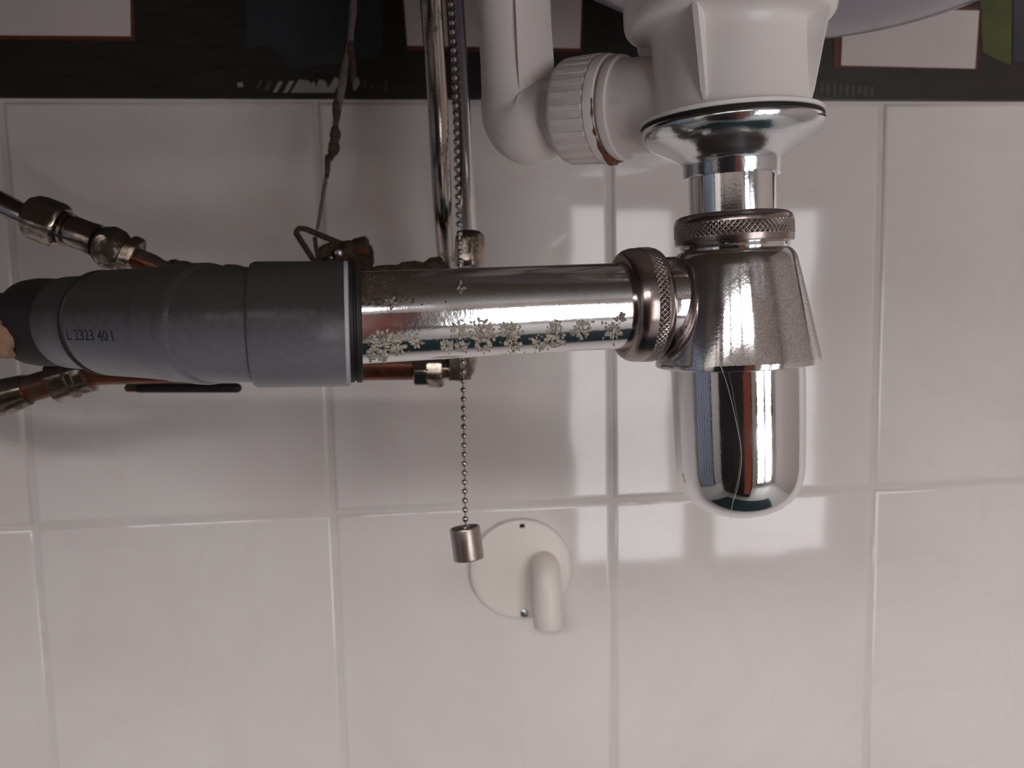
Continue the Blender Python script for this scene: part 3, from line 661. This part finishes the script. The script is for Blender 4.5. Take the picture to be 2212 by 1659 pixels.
# isolating valve at the left edge
lv = thing('angle_valve', P(170, 560, .43), 'tarnished chrome angle valve at the left above the drain pipe', 'valve')
ld = (P(225, 528, .43)-P(60, 466, .43)).normalized(); s0 = P(105, 480, .43)
a_, b_ = pathr([(P(-335, -130, .46), px(25, s0)), (P(-335, 60, .46), px(25, s0)), (P(-270, 270, .45), px(25, s0)), (P(-90, 392, .436), px(25, s0)), (P(0, 438, .432), px(25, s0)), (P(55, 466, .43), px(24, s0)), (P(95, 480, .43), px(22, s0))], 6)
finish('inlet_tube', sweep(a_, b_, 24), 'tube', lv)
finish('hex_nut', hexnut(P(66, 464, .43), ld, px(76, s0), px(50, s0), rot=.25), 'nickel', lv)
finish('thread', lathe(P(136, 492, .43), ld, [(0, px(26, s0)), (px(6, s0), px(28, s0)), (px(7, s0), px(36, s0)), (px(14, s0), px(37, s0)), (px(15, s0), px(30, s0)), (px(22, s0), px(34, s0)), (px(60, s0), px(34, s0)), (px(80, s0), px(36, s0))], 36), 'nickel', lv)
finish('ball_body', lathe(P(205, 522, .43), ld, [(0, 0), (px(4, s0), px(26, s0)), (px(16, s0), px(40, s0)), (px(34, s0), px(47, s0)), (px(54, s0), px(44, s0)), (px(70, s0), px(34, s0)), (px(78, s0), px(26, s0)), (px(84, s0), px(24, s0))], 40), 'nickel', lv)
finish('spindle_cap', lathe(P(218, 520, .418), (CAM-P(218, 520, .418)), [(-.006, px(16, s0)), (0, px(16, s0)), (.001, px(12, s0)), (.0012, 0)], 24), 'nickel', lv)
finish('outlet_nut', hexnut(P(272, 545, .43), (P(330, 575, .432)-P(272, 545, .43)).normalized(), px(26, s0), px(44, s0), rot=.1), 'nickel', lv)
a_, b_ = pathr([(P(290, 556, .432), px(24, s0)), (P(330, 574, .435), px(25, s0)), (P(372, 600, .44), px(26, s0)), (P(420, 640, .445), px(26, s0))], 6)
finish('outlet_pipe', roughen(sweep(a_, b_, 24), .0009, 200, 3), 'copper', lv)
# lint-covered pipe behind the drain
dp = thing('lint_covered_pipe', P(600, 600, .455), 'copper pipe furred with brown lint behind the outlet tube', 'pipe')
a_, b_ = pathr([(P(420, 640, .447), px(24, q0)), (P(470, 618, .455), px(24, q0)), (P(600, 612, .455), px(24, q0)), (P(800, 606, .455), px(24, q0)), (P(1008, 602, .452), px(20, q0))], 4)
finish('tube', sweep(a_, b_, 24), 'copper', dp)
for i, (x, y, rx, ry) in enumerate([(350, 586, 40, 18), (430, 588, 50, 16), (500, 586, 55, 14), (840, 592, 55, 20), (895, 584, 45, 19), (938, 576, 24, 19), (600, 590, 60, 14), (385, 580, 40, 18), (330, 578, 26, 20)]):
    finish('lint_clump', lump(x, y, .449, rx, ry, i*3.1), 'dust', dp)
# second stop valve with a wire lever, and the dusty cord above it
tv = thing('lever_valve', P(720, 575, .47), 'lint covered stop valve with triangular wire lever behind the drain pipe', 'valve')
d_ = .47; q1 = P(700, 540, d_)
tri = [(642, 497), (646, 493), (660, 495), (735, 526), (752, 540), (735, 560), (690, 572), (680, 566), (640, 503), (642, 497)]
finish('lever', roughen(sweep([P(x, y, d_) for x, y in tri], px(6.5, q1), 10), .0004, 500, 1), 'dust', tv)
finish('lever_web', roughen(sweep([P(690, 560, d_+.002), P(700, 545, d_+.002), P(722, 535, d_+.002), P(745, 545, d_+.002)], [px(8, q1), px(16, q1), px(16, q1), px(14, q1)], 14), .0010, 300, 8), 'dust', tv)
finish('cross_wire', sweep([P(680, 512, d_), P(683, 535, d_), P(690, 568, d_)], px(5, q1), 8), 'dust', tv)
finish('valve_body', roughen(lathe(P(722, 560, d_+.004), (P(778, 548, d_+.006)-P(722, 560, d_+.004)), [(0, px(14, q1)), (.001, px(26, q1)), (.006, px(30, q1)), (.012, px(29, q1)), (.0135, px(34, q1)), (.020, px(35, q1)), (.0215, px(24, q1))], 32), .0009, 260, 6), 'copper', tv)
finish('lever_screw', lathe(P(732, 546, d_-.006), CAM-P(732, 546, d_-.006), [(-.004, px(9, q1)), (0, px(9, q1)), (.0008, px(5, q1)), (.0009, 0)], 20), 'steel', tv)
finish('lint_clump', lump(752, 545, d_+.001, 26, 26, 4), 'dust', tv); finish('lint_clump', lump(786, 560, d_+.003, 22, 36, 9), 'dust', tv)
finish('stub_pipe', sweep([P(700, 575, d_), P(740, 600, d_), P(770, 640, d_)], px(22, q1), 20), 'copper', tv)
cord = thing('dusty_cord', P(688, 494, .47), 'thin cord thick with dust hanging down to the wire lever', 'cord')
a_, b_ = pathr([(P(790, -230, .47), px(8, q1)), (P(764, 0, .47), px(8, q1)), (P(756, 90, .47), px(6.5, q1)), (P(744, 150, .47), px(8, q1)), (P(736, 205, .47), px(8, q1)), (P(724, 270, .47), px(6, q1)), (P(712, 340, .47), px(5, q1)), (P(700, 410, .47), px(4.2, q1)), (P(686, 497, .47), px(4.2, q1))], 10)
finish('strand', roughen(sweep(a_, b_, 10), .0004, 420, 2), 'cord', cord)
for i, (x, y, rx, ry) in enumerate([(758, 112, 7, 26), (762, 150, 7, 32), (727, 240, 9, 30), (724, 290, 11, 20), (721, 318, 12, 18), (707, 360, 6, 26), (716, 330, 6, 18)]):
    finish('dust_clump', lump(x, y, .469, rx, ry, 20+i), 'dust', cord)

# ================================================================== BEAD CHAIN
bc = thing('bead_chain', P(1005, 1135, .43), 'steel ball bead chain hanging in front of the supply tubes', 'chain')
cpts = smoothpath([(957, -230), (972, 0), (981, 150), (989, 420), (996, 600), (1000, 800), (1005.5, 1141)], 60)
link = []; acc = 0; last = None; me_bead = None
step = 19.9
seq = [Vector((a, b)) for a, b in cpts][::-1]; cur = seq[0]; tot = 0; outl = [seq[0]]
for a, b in zip(seq, seq[1:]):
    L_ = (b-a).length; t = step-tot
    while t <= L_: outl.append(a.lerp(b, t/L_)); t += step
    tot = (tot+L_) % step
cpos = [P(q.x, q.y, .43) for q in outl]
bmb = bmesh.new(); bmesh.ops.create_uvsphere(bmb, u_segments=16, v_segments=10, radius=.00165)
for f in bmb.faces: f.smooth = True
mb = bpy.data.meshes.new('bead'); bmb.to_mesh(mb); bmb.free(); mb.materials.append(MT['bead'])
for p in cpos:
    o = bpy.data.objects.new('bead', mb); COL.objects.link(o); o.parent = bc; o.location = p-bc.location
finish('link_wire', sweep(cpos, .00042, 6), 'bead', bc)
wt = thing('chain_weight', P(1012, 1214, .43), 'brushed metal cylinder weight on the end of the bead chain', 'weight')
w0, w1 = P(1004, 1140, .43), P(1013, 1208, .43); wd = (w1-w0).normalized(); wl = (w1-w0).length; wr = px(33, w0)
finish('barrel', lathe(w0, wd, [(.003, wr*.86), (-.0003, wr*.87), (-.0005, wr*.93), (0, wr*.99), (.0006, wr), (wl-.0008, wr), (wl-.0002, wr*.985), (wl, wr*.96), (wl, 0)], 64, cap0=False), 'weight', wt)
finish('inner_plug', lathe(w0, wd, [(.0008, 0), (.0008, wr*.88), (.004, wr*.88)], 48, cap1=False), 'weight_in', wt)

# ================================================================== CABLE OUTLET ON THE WALL
ce = PY(1126, 1230, -.004); R_ = .0372
oc = thing('cable_outlet', (ce.x, -.0001, ce.z-R_), 'cream round cable outlet plate with downward spout on the tiles', 'outlet plate')
out = Vector((0, -1, 0)); c0 = Vector((ce.x, -.0003, ce.z))
finish('plate', lathe(c0, out, [(0, R_*.985), (.0028, R_), (.0045, R_*.985), (.0052, R_*.955), (.0056, R_*.9), (.0056, 0)], 96), 'cream', oc)
sp = PY(1179, 1240, -.015); rr = .0101
a_, b_ = pathr([((sp.x, -.004, sp.z+.004), rr), ((sp.x, -.012, sp.z+.003), rr), ((sp.x, -.017, sp.z-.003), rr), ((sp.x, -.0195, sp.z-.011), rr), ((sp.x, -.020, sp.z-.020), rr), ((sp.x+.0003, -.0203, sp.z-.027), rr)], 8)
finish('spout', sweep([Vector(a) for a in a_], b_, 40, caps=True), 'cream', oc)
finish('spout_tip', lathe(Vector((sp.x+.0003, -.0203, sp.z-.0268)), Vector((0, 0, -1)), [(-.001, rr*.9), (0, rr*1.02), (.009, rr*1.02), (.0098, rr*.98), (.0099, rr*.75), (.002, rr*.72), (.002, 0)], 40), 'cream', oc)
s = PY(1133, 1325, -.006); s = Vector((s.x, -.0052, s.z))
scw = finish('screw', lathe(s, out, [(-.002, .003), (.0006, .0032), (.0012, .0026), (.0015, .0015), (.0016, 0)], 24), 'steel', oc)
m_ = Matrix.Rotation(math.radians(40), 3, 'Y'); bm = bmesh.new(); box(-.0028, .0028, -.0002, .0002, -.0004, .0004, bm)
for v in bm.verts: v.co = m_ @ v.co + s+Vector((0, -.0016, 0))
finish('screw_slot', bm, 'dark', scw, smooth=False)
h = PY(1128, 1136, -.006); finish('screw_hole', box(h.x-.0018, h.x+.0018, -.0062, -.003, h.z-.0013, h.z+.0013), 'dark', oc, smooth=False)
bm = bmesh.new()
for x0, x1, z0, z1 in ((-.0028, -.0023, -.0075, -.0015), (.0023, .0028, -.0075, -.0015), (-.0028, .0028, -.008, -.0075)): box(h.x+x0, h.x+x1, -.0063, -.004, h.z+z0, h.z+z1, bm)
finish('moulded_tab', bm, 'cream', oc, smooth=False)
